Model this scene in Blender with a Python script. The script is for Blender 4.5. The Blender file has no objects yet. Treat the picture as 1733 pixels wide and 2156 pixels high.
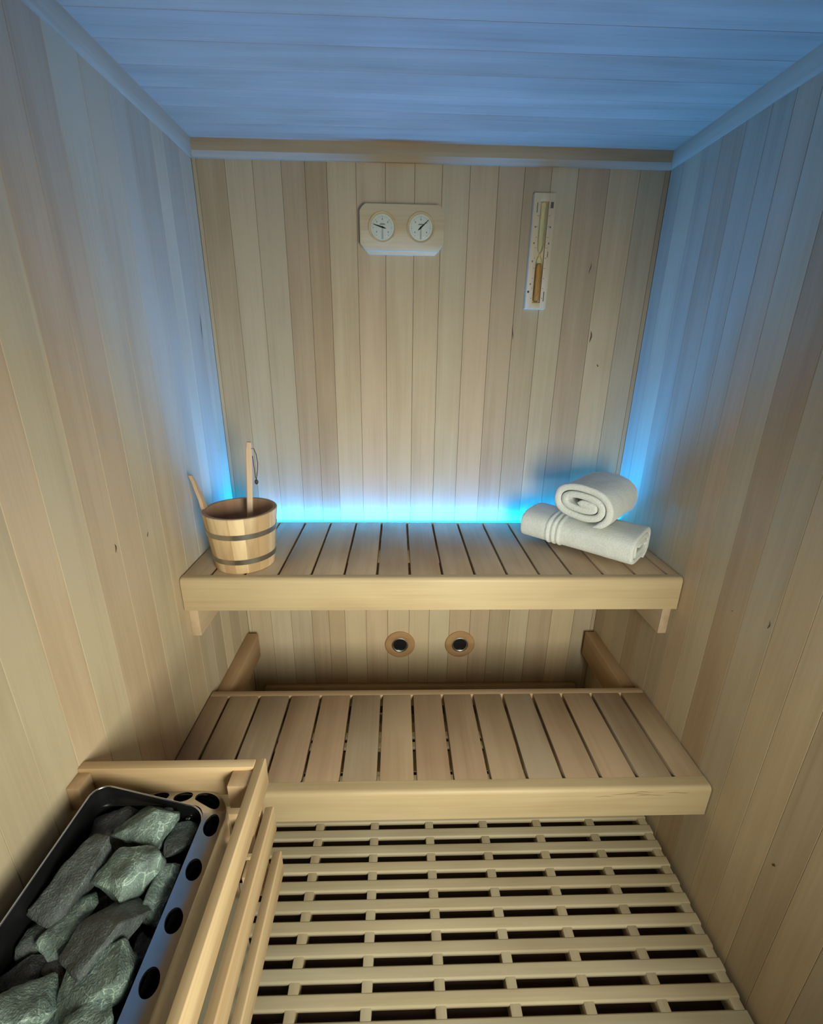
import bpy, bmesh, math, random
from mathutils import Vector, Matrix, noise
R = random.Random(7)
sc = bpy.context.scene
COL = sc.collection

# ------------------------------------------------------------------ camera
W, D, H = 1.4, 1.5966, 1.9946            # room: width, back wall, ceiling
C0 = Vector((0.594074, 0.0, 1.443587))
RX = Vector((0.99952833, -0.02784825, 0.01294603))
UP = Vector((-0.00290435, 0.33394547, 0.94258792))
FW = Vector((0.03057269, 0.94218093, -0.33370708))
cam_d = bpy.data.cameras.new('camera'); cam = bpy.data.objects.new('camera', cam_d)
COL.objects.link(cam); sc.camera = cam
cam_d.sensor_fit = 'VERTICAL'; cam_d.sensor_height = 36.0
cam_d.lens = 967.741 / 2156 * 36.0
cam_d.clip_start = 0.02
M = Matrix((RX, UP, -FW)).transposed().to_4x4(); M.translation = C0
cam.matrix_world = M

# ------------------------------------------------------------------ world, lights, exposure
wd = bpy.data.worlds.new('world'); sc.world = wd; wd.use_nodes = True
wd.node_tree.nodes['Background'].inputs[0].default_value = (1.0, 0.95, 0.82, 1)
wd.node_tree.nodes['Background'].inputs[1].default_value = 0.06
sc.view_settings.view_transform = 'Standard'; sc.view_settings.look = 'None'
sc.view_settings.gamma = 1.0; sc.view_settings.exposure = 0.0
sc.view_settings.use_curve_mapping = False

def area(name, loc, target, sx, sy, power, color, spread=math.pi):
    l = bpy.data.lights.new(name, 'AREA'); l.shape = 'RECTANGLE'; l.size = sx; l.size_y = sy
    l.energy = power; l.color = color; l.spread = spread
    o = bpy.data.objects.new(name, l); COL.objects.link(o); o.location = loc
    o.rotation_euler = (Vector(target) - Vector(loc)).to_track_quat('-Z', 'Y').to_euler()
    return o
area('doorway_light', (1.02, -0.30, 1.08), (0.52, 1.10, 0.68), 0.36, 0.70, 11.0, (1.0, 1.0, 0.86), math.radians(102))
LED_COLOR = (0.0, 0.28, 1.0, 1); LED_POWER = 375.0

# ------------------------------------------------------------------ materials
def newmat(name):
    m = bpy.data.materials.new(name); m.use_nodes = True
    nt = m.node_tree; b = nt.nodes['Principled BSDF']
    return m, nt, b
def N(nt, t, **kw):
    n = nt.nodes.new(t)
    for k, v in kw.items(): setattr(n, k, v)
    return n
def L(nt, a, b): nt.links.new(a, b)

def wood(name, axis, base, dark=0.80, rough=0.55, streak=1.0, bump=0.12, fine=55.0, blotch=0.12, spec=0.35):
    """boards of pale wood; the grain runs along the given axis; face colour attribute 'tone' is each board's own colour, alpha its seed"""
    m, nt, b = newmat(name)
    tc = N(nt, 'ShaderNodeTexCoord'); at = N(nt, 'ShaderNodeAttribute', attribute_name='tone')
    sv = N(nt, 'ShaderNodeVectorMath', operation='SCALE'); sv.inputs[0].default_value = (13.7, 7.9, 21.3)
    L(nt, at.outputs['Alpha'], sv.inputs['Scale'])
    ad = N(nt, 'ShaderNodeVectorMath', operation='ADD'); L(nt, tc.outputs['Object'], ad.inputs[0]); L(nt, sv.outputs[0], ad.inputs[1])
    def mapped(along, across):
        mp = N(nt, 'ShaderNodeMapping'); s = [across] * 3; s['XYZ'.index(axis)] = along
        mp.inputs['Scale'].default_value = s; L(nt, ad.outputs[0], mp.inputs['Vector']); return mp
    m1 = mapped(1.3, 22); n1 = N(nt, 'ShaderNodeTexNoise'); n1.inputs['Scale'].default_value = 1.0; n1.inputs['Detail'].default_value = 4
    n1.inputs['Distortion'].default_value = 0.6; L(nt, m1.outputs[0], n1.inputs['Vector'])
    m2 = mapped(3.5, fine * 3); n2 = N(nt, 'ShaderNodeTexNoise'); n2.inputs['Scale'].default_value = 1.0; n2.inputs['Detail'].default_value = 3
    L(nt, m2.outputs[0], n2.inputs['Vector'])
    m3 = mapped(3.0, 5.0); n3 = N(nt, 'ShaderNodeTexNoise'); n3.inputs['Scale'].default_value = 1.0; n3.inputs['Detail'].default_value = 2
    L(nt, m3.outputs[0], n3.inputs['Vector'])
    r1 = N(nt, 'ShaderNodeMapRange'); r1.inputs[1].default_value = 0.3; r1.inputs[2].default_value = 0.7
    r1.inputs[3].default_value = 1 - (1 - dark) * streak; r1.inputs[4].default_value = 1.06; L(nt, n1.outputs[0], r1.inputs[0])
    r2 = N(nt, 'ShaderNodeMapRange'); r2.inputs[1].default_value = 0.25; r2.inputs[2].default_value = 0.75
    r2.inputs[3].default_value = 0.94; r2.inputs[4].default_value = 1.04; L(nt, n2.outputs[0], r2.inputs[0])
    r3 = N(nt, 'ShaderNodeMapRange'); r3.inputs[1].default_value = 0.3; r3.inputs[2].default_value = 0.7
    r3.inputs[3].default_value = 1 - blotch; r3.inputs[4].default_value = 1 + blotch * 0.5; L(nt, n3.outputs[0], r3.inputs[0])
    a1 = N(nt, 'ShaderNodeMath', operation='MULTIPLY'); L(nt, r1.outputs[0], a1.inputs[0]); L(nt, r2.outputs[0], a1.inputs[1])
    a2 = N(nt, 'ShaderNodeMath', operation='MULTIPLY'); L(nt, a1.outputs[0], a2.inputs[0]); L(nt, r3.outputs[0], a2.inputs[1])
    cm = N(nt, 'ShaderNodeMix', data_type='RGBA', blend_type='MULTIPLY'); cm.inputs[0].default_value = 1.0
    cm.inputs[6].default_value = (*base, 1); L(nt, at.outputs['Color'], cm.inputs[7])
    # darker streaks are a touch redder than the light ones
    rp = N(nt, 'ShaderNodeValToRGB'); e = rp.color_ramp.elements
    e[0].position = 0.55; e[0].color = (0.60, 0.50, 0.42, 1); e[1].position = 1.05; e[1].color = (1.05, 1.05, 1.05, 1)
    L(nt, a2.outputs[0], rp.inputs[0])
    c2 = N(nt, 'ShaderNodeMix', data_type='RGBA', blend_type='MULTIPLY'); c2.inputs[0].default_value = 1.0
    L(nt, cm.outputs[2], c2.inputs[6]); L(nt, rp.outputs[0], c2.inputs[7]); L(nt, c2.outputs[2], b.inputs['Base Color'])
    b.inputs['Roughness'].default_value = rough; b.inputs['Specular IOR Level'].default_value = spec
    bp = N(nt, 'ShaderNodeBump'); bp.inputs['Strength'].default_value = bump; bp.inputs['Distance'].default_value = 0.002
    L(nt, a2.outputs[0], bp.inputs['Height']); L(nt, bp.outputs[0], b.inputs['Normal'])
    return m

def plain(name, col, rough=0.5, metal=0.0, noise_amt=0.0, nscale=40, spec=0.5, bump=0.0, emit=None):
    m, nt, b = newmat(name)
    b.inputs['Base Color'].default_value = (*col, 1); b.inputs['Roughness'].default_value = rough
    b.inputs['Metallic'].default_value = metal; b.inputs['Specular IOR Level'].default_value = spec
    tc = N(nt, 'ShaderNodeTexCoord'); n = N(nt, 'ShaderNodeTexNoise'); n.inputs['Scale'].default_value = nscale
    n.inputs['Detail'].default_value = 4; L(nt, tc.outputs['Object'], n.inputs['Vector'])
    r = N(nt, 'ShaderNodeMapRange'); r.inputs[3].default_value = 1 - noise_amt; r.inputs[4].default_value = 1 + noise_amt
    r.inputs[1].default_value = .3; r.inputs[2].default_value = .7
    L(nt, n.outputs[0], r.inputs[0])
    mx = N(nt, 'ShaderNodeMix', data_type='RGBA', blend_type='MULTIPLY'); mx.inputs[0].default_value = 1
    mx.inputs[6].default_value = (*col, 1); L(nt, r.outputs[0], mx.inputs[7]); L(nt, mx.outputs[2], b.inputs['Base Color'])
    if bump:
        bp = N(nt, 'ShaderNodeBump'); bp.inputs['Strength'].default_value = bump; bp.inputs['Distance'].default_value = 0.003
        L(nt, n.outputs[0], bp.inputs['Height']); L(nt, bp.outputs[0], b.inputs['Normal'])
    if emit:
        b.inputs['Emission Color'].default_value = emit[0]; b.inputs['Emission Strength'].default_value = emit[1]
    return m

PALE = (0.52, 0.425, 0.29)
M_wallZ = wood('wall_boards', 'Z', PALE, dark=0.90, bump=0.04, blotch=.08)
M_wallY = wood('ceiling_boards', 'X', (0.55, 0.43, 0.31), dark=0.84, bump=0.08)
M_trimX = wood('trim_wood_x', 'X', PALE, dark=0.84)
M_trimY = wood('trim_wood_y', 'Y', PALE, dark=0.84)
M_railX = wood('bench_wood_x', 'X', (0.46, 0.36, 0.215), dark=0.88, rough=0.5)
M_slatY = wood('bench_wood_y', 'Y', (0.47, 0.35, 0.225), dark=0.84, rough=0.5, blotch=0.2)
M_cleatY = wood('cleat_wood', 'Y', (0.50, 0.38, 0.25), dark=0.86)
M_duckX = wood('duckboard_wood_x', 'X', (0.55, 0.475, 0.31), dark=0.84, rough=0.6)
M_duckY = wood('duckboard_wood_y', 'Y', (0.52, 0.44, 0.285), dark=0.84, rough=0.6)
M_guardX = wood('guard_wood_x', 'X', (0.56, 0.42, 0.25), dark=0.80, rough=0.55)
M_guardY = wood('guard_wood_y', 'Y', (0.60, 0.455, 0.27), dark=0.72, rough=0.55, streak=1.2)
M_guardZ = wood('guard_wood_z', 'Z', (0.54, 0.40, 0.24), dark=0.82, rough=0.55)
M_pineZ = wood('bucket_pine', 'Z', (0.80, 0.62, 0.37), dark=0.45, rough=0.5, fine=40, streak=1.1)
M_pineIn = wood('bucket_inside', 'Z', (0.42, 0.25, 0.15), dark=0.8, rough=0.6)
M_ladle = wood('ladle_wood', 'Z', (0.62, 0.47, 0.33), dark=0.85)
M_ladleB = plain('ladle_bowl_wood', (0.42, 0.16, 0.06), 0.5, noise_amt=.15)
M_plate = wood('instrument_wood', 'X', (0.62, 0.50, 0.31), dark=0.82, rough=0.5)
M_plateZ = wood('timer_wood', 'Z', (0.66, 0.54, 0.36), dark=0.88, rough=0.5)
M_ventw = wood('vent_wood', 'X', (0.40, 0.24, 0.11), dark=0.8, rough=0.5)
M_steel = plain('brushed_steel', (0.55, 0.56, 0.57), 0.28, 1.0, 0.05, 60)
M_steelr = plain('polished_steel', (0.72, 0.71, 0.68), 0.2, 1.0, 0.03, 60)
M_hoop = plain('hoop_steel', (0.50, 0.50, 0.47), 0.32, 1.0, 0.06, 60)
M_black = plain('blackened_steel', (0.012, 0.012, 0.013), 0.35, 0.3, 0.2, 40)
M_floor = plain('dark_floor', (0.035, 0.014, 0.009), 0.5, 0, 0.3, 8)
M_void = plain('dark_opening', (0.006, 0.007, 0.008), 0.4, 0, 0.3, 300)
M_dial = plain('dial_face', (0.66, 0.66, 0.60), 0.45, 0, 0.03, 60)
M_dialg = plain('dial_grey_print', (0.22, 0.23, 0.20), 0.5, 0, 0.1, 60)
M_wedge = plain('dial_light_print', (0.40, 0.41, 0.36), 0.5)
M_needle = plain('needle_black', (0.012, 0.012, 0.012), 0.4)
M_print = plain('dark_print', (0.10, 0.085, 0.06), 0.6, noise_amt=.2)
M_sand = plain('orange_sand', (0.62, 0.27, 0.05), 0.7, 0, 0.15, 400)
M_leather = plain('dark_leather', (0.06, 0.03, 0.03), 0.6, noise_amt=.2)
M_alu = plain('white_channel', (0.7, 0.7, 0.7), 0.5)
M_led = plain('blue_led', (0.0, 0.1, 0.4), 0.5, emit=(LED_COLOR, LED_POWER))
M_knot = plain('wood_knot', (0.10, 0.055, 0.03), 0.7, noise_amt=.3)

def glass():
    m, nt, b = newmat('clear_glass')
    b.inputs['Base Color'].default_value = (0.93, 0.98, 0.92, 1); b.inputs['Roughness'].default_value = 0.03
    b.inputs['Transmission Weight'].default_value = 1.0; b.inputs['IOR'].default_value = 1.12
    return m
M_glass = glass()

def towel_mat():
    m, nt, b = newmat('white_terry')
    tc = N(nt, 'ShaderNodeTexCoord')
    n = N(nt, 'ShaderNodeTexNoise'); n.inputs['Scale'].default_value = 260; n.inputs['Detail'].default_value = 3
    n2 = N(nt, 'ShaderNodeTexNoise'); n2.inputs['Scale'].default_value = 30; n2.inputs['Detail'].default_value = 3
    L(nt, tc.outputs['Object'], n.inputs['Vector']); L(nt, tc.outputs['Object'], n2.inputs['Vector'])
    rp = N(nt, 'ShaderNodeValToRGB'); e = rp.color_ramp.elements
    e[0].position = .3; e[0].color = (0.65, 0.68, 0.64, 1); e[1].position = .7; e[1].color = (0.78, 0.81, 0.78, 1)
    L(nt, n.outputs[0], rp.inputs[0]); L(nt, rp.outputs[0], b.inputs['Base Color'])
    b.inputs['Roughness'].default_value = 0.95; b.inputs['Specular IOR Level'].default_value = 0.1
    b.inputs['Sheen Weight'].default_value = 0.2
    s = N(nt, 'ShaderNodeMath', operation='ADD'); L(nt, n.outputs[0], s.inputs[0]); L(nt, n2.outputs[0], s.inputs[1])
    bp = N(nt, 'ShaderNodeBump'); bp.inputs['Strength'].default_value = .55; bp.inputs['Distance'].default_value = .003
    L(nt, s.outputs[0], bp.inputs['Height']); L(nt, bp.outputs[0], b.inputs['Normal'])
    return m
M_towel = towel_mat()

def stone_mat(name, c0, c1, vein):
    m, nt, b = newmat(name)
    tc = N(nt, 'ShaderNodeTexCoord')
    n = N(nt, 'ShaderNodeTexNoise'); n.inputs['Scale'].default_value = 38; n.inputs['Detail'].default_value = 6; n.inputs['Roughness'].default_value = .65
    sp = N(nt, 'ShaderNodeTexNoise'); sp.inputs['Scale'].default_value = 330; sp.inputs['Detail'].default_value = 3
    v = N(nt, 'ShaderNodeTexVoronoi', feature='DISTANCE_TO_EDGE'); v.inputs['Scale'].default_value = 24
    wn = N(nt, 'ShaderNodeTexNoise'); wn.inputs['Scale'].default_value = 20
    wv = N(nt, 'ShaderNodeVectorMath', operation='SCALE'); wv.inputs['Scale'].default_value = .06
    L(nt, tc.outputs['Object'], wn.inputs['Vector']); L(nt, wn.outputs['Color'], wv.inputs[0])
    av = N(nt, 'ShaderNodeVectorMath', operation='ADD'); L(nt, tc.outputs['Object'], av.inputs[0]); L(nt, wv.outputs[0], av.inputs[1])
    for x in (n, sp): L(nt, tc.outputs['Object'], x.inputs['Vector'])
    L(nt, av.outputs[0], v.inputs['Vector'])
    rp = N(nt, 'ShaderNodeValToRGB'); e = rp.color_ramp.elements
    e[0].position = .35; e[0].color = (*c0, 1); e[1].position = .66; e[1].color = (*c1, 1); L(nt, n.outputs[0], rp.inputs[0])
    r1 = N(nt, 'ShaderNodeMapRange'); r1.inputs[1].default_value = .0; r1.inputs[2].default_value = .022
    r1.inputs[3].default_value = vein; r1.inputs[4].default_value = 0.0; L(nt, v.outputs['Distance'], r1.inputs[0])
    r2 = N(nt, 'ShaderNodeMapRange'); r2.inputs[1].default_value = .58; r2.inputs[2].default_value = .72
    r2.inputs[3].default_value = 0; r2.inputs[4].default_value = .85; L(nt, sp.outputs[0], r2.inputs[0])
    r3 = N(nt, 'ShaderNodeMapRange'); r3.inputs[1].default_value = .4; r3.inputs[2].default_value = .65; L(nt, n.outputs[0], r3.inputs[0])
    mv = N(nt, 'ShaderNodeMath', operation='MULTIPLY'); L(nt, r1.outputs[0], mv.inputs[0]); L(nt, r3.outputs[0], mv.inputs[1])
    mxx = N(nt, 'ShaderNodeMath', operation='MAXIMUM'); L(nt, mv.outputs[0], mxx.inputs[0])
    ms = N(nt, 'ShaderNodeMath', operation='MULTIPLY'); L(nt, r2.outputs[0], ms.inputs[0]); L(nt, r3.outputs[0], ms.inputs[1]); L(nt, ms.outputs[0], mxx.inputs[1])
    mx = N(nt, 'ShaderNodeMix', data_type='RGBA'); L(nt, mxx.outputs[0], mx.inputs[0]); L(nt, rp.outputs[0], mx.inputs[6])
    mx.inputs[7].default_value = (c1[0] * 2.6, c1[1] * 2.5, c1[2] * 2.4, 1); L(nt, mx.outputs[2], b.inputs['Base Color'])
    b.inputs['Roughness'].default_value = .6
    ad = N(nt, 'ShaderNodeMath', operation='ADD'); L(nt, n.outputs[0], ad.inputs[0]); L(nt, sp.outputs[0], ad.inputs[1])
    bp = N(nt, 'ShaderNodeBump'); bp.inputs['Strength'].default_value = .7; bp.inputs['Distance'].default_value = .004
    L(nt, ad.outputs[0], bp.inputs['Height']); L(nt, bp.outputs[0], b.inputs['Normal'])
    return m
M_st = {'g': stone_mat('green_grey_stone', (0.085, 0.115, 0.10), (0.23, 0.315, 0.27), .9),
        'm': stone_mat('grey_stone', (0.05, 0.056, 0.054), (0.105, 0.125, 0.115), .5),
        'd': stone_mat('dark_stone', (0.026, 0.026, 0.028), (0.06, 0.062, 0.062), .35)}

# ------------------------------------------------------------------ mesh helpers
class MB:
    """collects shapes (world coordinates), each face with its own tone, and links them as ONE object"""
    def __init__(s): s.v = []; s.f = []; s.t = []; s.m = []
    def add(s, verts, faces, tone=(1, 1, 1), seed=None, mat=0):
        o = len(s.v); seed = R.random() if seed is None else seed
        s.v += [tuple(v) for v in verts]; s.f += [tuple(i + o for i in f) for f in faces]
        s.t += [(*tone, seed)] * len(faces); s.m += [mat] * len(faces)
        return s
    def box(s, x0, x1, y0, y1, z0, z1, bev=0.0, tone=(1, 1, 1), seg=2, seed=None, rot=None, mat=0):
        bm = bmesh.new(); bmesh.ops.create_cube(bm, size=1)
        for v in bm.verts: v.co = Vector(((x1 - x0) * v.co.x, (y1 - y0) * v.co.y, (z1 - z0) * v.co.z))
        if bev: bmesh.ops.bevel(bm, geom=bm.edges[:], offset=bev, segments=seg, affect='EDGES', profile=.5)
        if rot: bm.transform(rot)
        bm.transform(Matrix.Translation(((x0 + x1) / 2, (y0 + y1) / 2, (z0 + z1) / 2)))
        s.frombm(bm, tone, seed, mat); return s
    def frombm(s, bm, tone=(1, 1, 1), seed=None, mat=0):
        bm.verts.ensure_lookup_table(); bm.verts.index_update()
        s.add([v.co[:] for v in bm.verts], [[v.index for v in f.verts] for f in bm.faces], tone, seed, mat); bm.free(); return s
    def prism(s, pts, axis, a0, a1, bev=0.0, tone=(1, 1, 1), seed=None, mat=0):
        """polygon pts extruded along an axis ('X': pts are (y,z); 'Y': (x,z); 'Z': (x,y))"""
        bm = bmesh.new()
        def P(p, a): return {'X': (a, p[0], p[1]), 'Y': (p[0], a, p[1]), 'Z': (p[0], p[1], a)}[axis]
        A = [bm.verts.new(P(p, a0)) for p in pts]; B = [bm.verts.new(P(p, a1)) for p in pts]; n = len(pts)
        bm.faces.new(A); bm.faces.new(B[::-1])
        for i in range(n): bm.faces.new((A[i], B[i], B[(i + 1) % n], A[(i + 1) % n]))
        bmesh.ops.recalc_face_normals(bm, faces=bm.faces[:])
        if bev: bmesh.ops.bevel(bm, geom=bm.edges[:], offset=bev, segments=2, affect='EDGES', profile=.5)
        s.frombm(bm, tone, seed, mat); return s
    def lathe(s, prof, c, n=48, axis='Z', tone=(1, 1, 1), mat=0, tonef=None, closed=False):
        vs = []; fs = []; k = len(prof)
        for i in range(n):
            a = 2 * math.pi * i / n; ca, sa = math.cos(a), math.sin(a)
            for r, h in prof:
                if axis == 'Z': vs.append((c[0] + r * ca, c[1] + r * sa, c[2] + h))
                else: vs.append((c[0] + r * ca, c[1] - h, c[2] + r * sa))     # axis -Y, h towards the viewer
        for i in range(n):
            j = (i + 1) % n
            for q in range(k if closed else k - 1):
                q2 = (q + 1) % k
                f = (i * k + q, j * k + q, j * k + q2, i * k + q2)
                fs.append(f if axis == 'Z' else f[::-1])
        if tonef:
            o = len(s.v); s.v += vs
            kk = k if closed else k - 1
            for idx, f in enumerate(fs):
                t, sd = tonef(idx // kk); s.f.append(tuple(q + o for q in f)); s.t.append((*t, sd)); s.m.append(mat)
        else: s.add(vs, fs, tone, None, mat)
        return s
    def tube(s, pts, r, n=10, tone=(1, 1, 1), mat=0, closed=False):
        pts = [Vector(p) for p in pts]; vs = []; fs = []; K = len(pts); up = None
        for i, p in enumerate(pts):
            a = pts[(i - 1) % K] if (closed or i) else p; b = pts[(i + 1) % K] if (closed or i < K - 1) else p
            t = (b - a).normalized()
            if up is None: up = t.orthogonal().normalized()
            up = (up - t * up.dot(t)).normalized(); bi = t.cross(up)
            rr = r[i] if isinstance(r, (list, tuple)) else r
            for q in range(n):
                an = 2 * math.pi * q / n; vs.append(p + rr * (up * math.cos(an) + bi * math.sin(an)))
        for i in range(K if closed else K - 1):
            j = (i + 1) % K
            for q in range(n): fs.append((i * n + q, i * n + (q + 1) % n, j * n + (q + 1) % n, j * n + q))
        if not closed: fs += [tuple(range(n))[::-1], tuple((K - 1) * n + q for q in range(n))]
        s.add(vs, fs, tone, None, mat); return s
    def build(s, name, mats, parent=None, smooth=35, fix=False):
        if not isinstance(mats, (list, tuple)): mats = [mats]
        org = parent_world(parent) if parent else Vector((0, 0, 0))
        me = bpy.data.meshes.new(name); me.from_pydata([(v[0] - org.x, v[1] - org.y, v[2] - org.z) for v in s.v], [], s.f)
        for m in mats: me.materials.append(m)
        at = me.color_attributes.new('tone', 'FLOAT_COLOR', 'CORNER')
        vals = []
        for p, t in zip(me.polygons, s.t): vals += list(t) * p.loop_total
        at.data.foreach_set('color', vals)
        me.polygons.foreach_set('material_index', s.m)
        if fix:
            bm = bmesh.new(); bm.from_mesh(me); bmesh.ops.recalc_face_normals(bm, faces=bm.faces[:]); bm.to_mesh(me); bm.free()
        if smooth:
            me.polygons.foreach_set('use_smooth', [True] * len(me.polygons)); me.set_sharp_from_angle(angle=math.radians(smooth))
        me.update()
        o = bpy.data.objects.new(name, me); COL.objects.link(o)
        if parent: o.parent = parent
        return o
def parent_world(p):
    v = Vector((0, 0, 0))
    while p: v += Vector(p.location); p = p.parent
    return v
def tag(o, label, cat, group=None, kind=None):
    o['label'] = label; o['category'] = cat
    if group: o['group'] = group
    if kind: o['kind'] = kind
    return o
def empty(name, loc, label, cat, group=None):
    o = bpy.data.objects.new(name, None); COL.objects.link(o); o.location = loc; o.empty_display_size = .05
    return tag(o, label, cat, group)
def struct(o, label=None):
    o['kind'] = 'structure'
    o['label'] = label or o.name; o['category'] = o.name.split('_')[0]
    return o
def tone(lo=.88, hi=1.08, tint=.04):
    k = R.uniform(lo, hi); t = R.uniform(-tint, tint)
    return (k * (1 + t), k, k * (1 - 1.3 * t))
GREY = (.90, .93, .95); PINK = (1.0, .90, .84); WARM = (1.05, 1.0, .90); LIGHT = (1.08, 1.11, 1.05); DARK = (.80, .76, .70); BROWN = (.84, .73, .62)
def T(c, k=1.0):
    j = R.uniform(.97, 1.03) * k; g = sum(c) / 3; g = .85 * g + .15
    return tuple((g + (q - sum(c) / 3) * .6) * j for q in c)

# ------------------------------------------------------------------ the room
YF = -0.32
b = MB(); b.box(-.03, W + .03, YF - .3, D + .03, -.03, 0.0, tone=(1, 1, 1)); struct(b.build('floor', M_floor), 'dark floor under the duckboard')

# back wall, tongue and groove boards
s = [0, .012, .093, .172, .254, .322, .385, .47, .556, .642, .723, .805, .889, .966, 1.046, 1.125, 1.218, 1.31, 1.385, 1.4]
tn = [GREY, T(DARK, 1.08), T(GREY, 1.02), T(GREY, .98), T(PINK, .86), T(BROWN, 1.0), T(WARM, 1.0), T(PINK, 1.04), T(WARM, 1.0), T(WARM, .98), T(LIGHT, .96),
      T(PINK, 1.04), T(PINK, .90), T(DARK, 1.0), T(LIGHT, .94), T(PINK, .92), T(WARM, 1.04), T(GREY, .94), T(DARK, 1.0)]
HOLES = [(.606, .303), (.852, .303)]
b = MB(); b.box(-.03, W + .03, D + .012, D + .04, -.03, H + .03)
for i in range(len(s) - 1): b.box(s[i] + .0004, s[i + 1] - .0004, D, D + .016, 0, H, bev=.0006, tone=tn[i % len(tn)], seg=1)
struct(b.build('wall_back', M_wallZ), 'back wall of vertical pale wood boards')

# left wall
def side_wall(name, x0, x1, seams, tones, lab):
    b = MB(); y0 = YF
    if x0 < 0: b.box(-.04, -.012, YF, D + .012, -.03, H + .03)
    else: b.box(W + .012, W + .04, YF, D + .012, -.03, H + .03)
    e = seams[0]; pre = []
    while e > y0 + .09: e -= .083; pre.append(e)
    ss = [y0] + pre[::-1] + seams + [D]
    tt = [tone(.94, 1.04, .03) for _ in range(len(ss) - 1 - len(tones))] + tones
    for i in range(len(ss) - 1): b.box(x0, x1, ss[i] + .0004, ss[i + 1] - .0003, 0, H, bev=.0006, tone=tt[i], seg=1)
    return struct(b.build(name, M_wallZ), lab)
side_wall('wall_left', -.016, 0, [.423, .508, .592, .669, .75, .836, .92, 1.005, 1.10, 1.19, 1.278, 1.36, 1.425, 1.517],
          [T(LIGHT, 1.0), T(LIGHT, .98), T(LIGHT, 1.0), T(PINK, 1.14), T(LIGHT, .98), T(PINK, 1.04), T(PINK, .98), T(LIGHT, .92), T(WARM, .94), T(GREY, 1.0), T(GREY, .96), T(LIGHT, .94), T(GREY, .96), T(LIGHT, .92)],
          'left wall of vertical pale wood boards')
side_wall('wall_right', W, W + .016, [.42, .522, .598, .672, .747, .823, .906, .992, 1.072, 1.138, 1.203, 1.281, 1.366, 1.444, 1.529],
          [T(GREY, .92), T(WARM, .94), T(DARK, 1.02), T(WARM, .98), T(WARM, .96), T(GREY, .98), T(BROWN, 1.0), T(LIGHT, .92), T(PINK, 1.0), T(GREY, .92), T(GREY, .94), T(PINK, .88), T(GREY, .98), T(LIGHT, .98), T(GREY, .96)],
          'right wall of vertical pale wood boards')
# front wall with the open doorway behind the camera
b = MB()
b.box(-.03, .28, YF - .04, YF, 0, H + .03); b.box(1.28, W + .03, YF - .04, YF, 0, H + .03); b.box(.28, 1.28, YF - .04, YF, 1.86, H + .03)
struct(b.build('wall_front', M_wallZ), 'front wall with the doorway the photo is taken from')
# ceiling boards run across
b = MB(); b.box(-.03, W + .03, YF, D + .03, H + .012, H + .04)
y = YF
while y < D - .001:
    y2 = min(y + .086, D); b.box(0, W, y + .0004, y2 - .0003, H, H + .016, bev=.0006, tone=tone(.9, 1.04, .02), seg=1); y = y2
struct(b.build('ceiling', M_wallY), 'ceiling of pale wood boards')
# trims under the ceiling
b = MB(); b.prism([(D, H), (D - .021, H), (D - .021, H - .030), (D - .010, H - .043), (D, H - .043)], 'X', .008, W - .004, tone=T(WARM, .9))
struct(b.build('trim_1', M_trimX), 'wooden trim between back wall and ceiling')
b = MB(); b.prism([(0, H), (.012, H), (.012, H - .030), (.004, H - .042), (0, H - .042)], 'Y', YF, D, tone=T(GREY, 1))
struct(b.build('trim_2', M_trimY), 'wooden trim between left wall and ceiling')
b = MB(); b.prism([(W, H), (W - .012, H), (W - .012, H - .030), (W - .004, H - .042), (W, H - .042)], 'Y', YF, D, tone=T(GREY, 1))
struct(b.build('trim_3', M_trimY), 'wooden trim between right wall and ceiling')
b = MB(); b.box(.046, W - .046, D - .022, D, .075, .110, bev=.003, tone=(1.0, .92, .84))
struct(b.build('trim_4', M_trimX), 'low wooden ledger along the back wall')

# ------------------------------------------------------------------ benches
def bench(name, y0, y1, z, h, g0, pitch, gap, fr, bk, label, tones, wall_gap=.0035, tint=None):
    root = empty(name, (W / 2, (y0 + y1) / 2, 0.0), label, 'bench')
    x0, x1 = wall_gap, W - wall_gap
    # front rail with a rounded top edge
    r = .012; pts = [(y0, z - h), (y0, z - r)]
    for k in range(1, 6): a = math.pi / 2 * k / 6; pts.append((y0 + r - r * math.cos(a), z - r + r * math.sin(a)))
    pts += [(y0 + r, z), (y0 + fr, z), (y0 + fr, z - h)]
    b = MB(); b.prism(pts, 'X', x0, x1, tone=tones['rail']); b.build('front_rail', M_railX, root)
    b = MB(); b.box(x0, x1, y1 - bk, y1, z - .045, z - .0002, bev=.003, tone=tones['back']); b.build('back_rail', M_slatX, root)
    xs = [x0]; g = g0
    while g < x1 - .02: xs.append(g); g += pitch
    xs.append(x1 + gap / 2)
    for i in range(len(xs) - 1):
        a = xs[i] + (gap / 2 if i else 0); c = xs[i + 1] - gap / 2
        b = MB(); b.box(a, c, y0 + fr - .001, y1 - bk + .001, z - .026, z, bev=.002, tone=tones['slat'](i)); b.build('slat', M_slatY, root)
    return root
M_slatX = wood('bench_wood_back', 'X', (0.47, 0.35, 0.225), dark=0.84, rough=0.5)
ub = bench('upper_bench', 1.1302, 1.571, .8486, .0985, .0795, .0916, .0065, .024, .012,
      'upper slatted wooden sauna bench against the back wall, holding bucket and towels',
      {'rail': (1.04, 1.04, 1.0), 'back': (1, 1, 1), 'slat': lambda i: tone(.92, 1.06, .03)})
for x0, x1 in ((0.0, .026), (W - .026, W)):
    b = MB(); b.box(x0 + (.0004 if x0 else 0), x1, 1.157, D - .001, .650, .8215, bev=.002, tone=tone(.95, 1.02)); b.build('support_rail', M_cleatY, ub)
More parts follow.
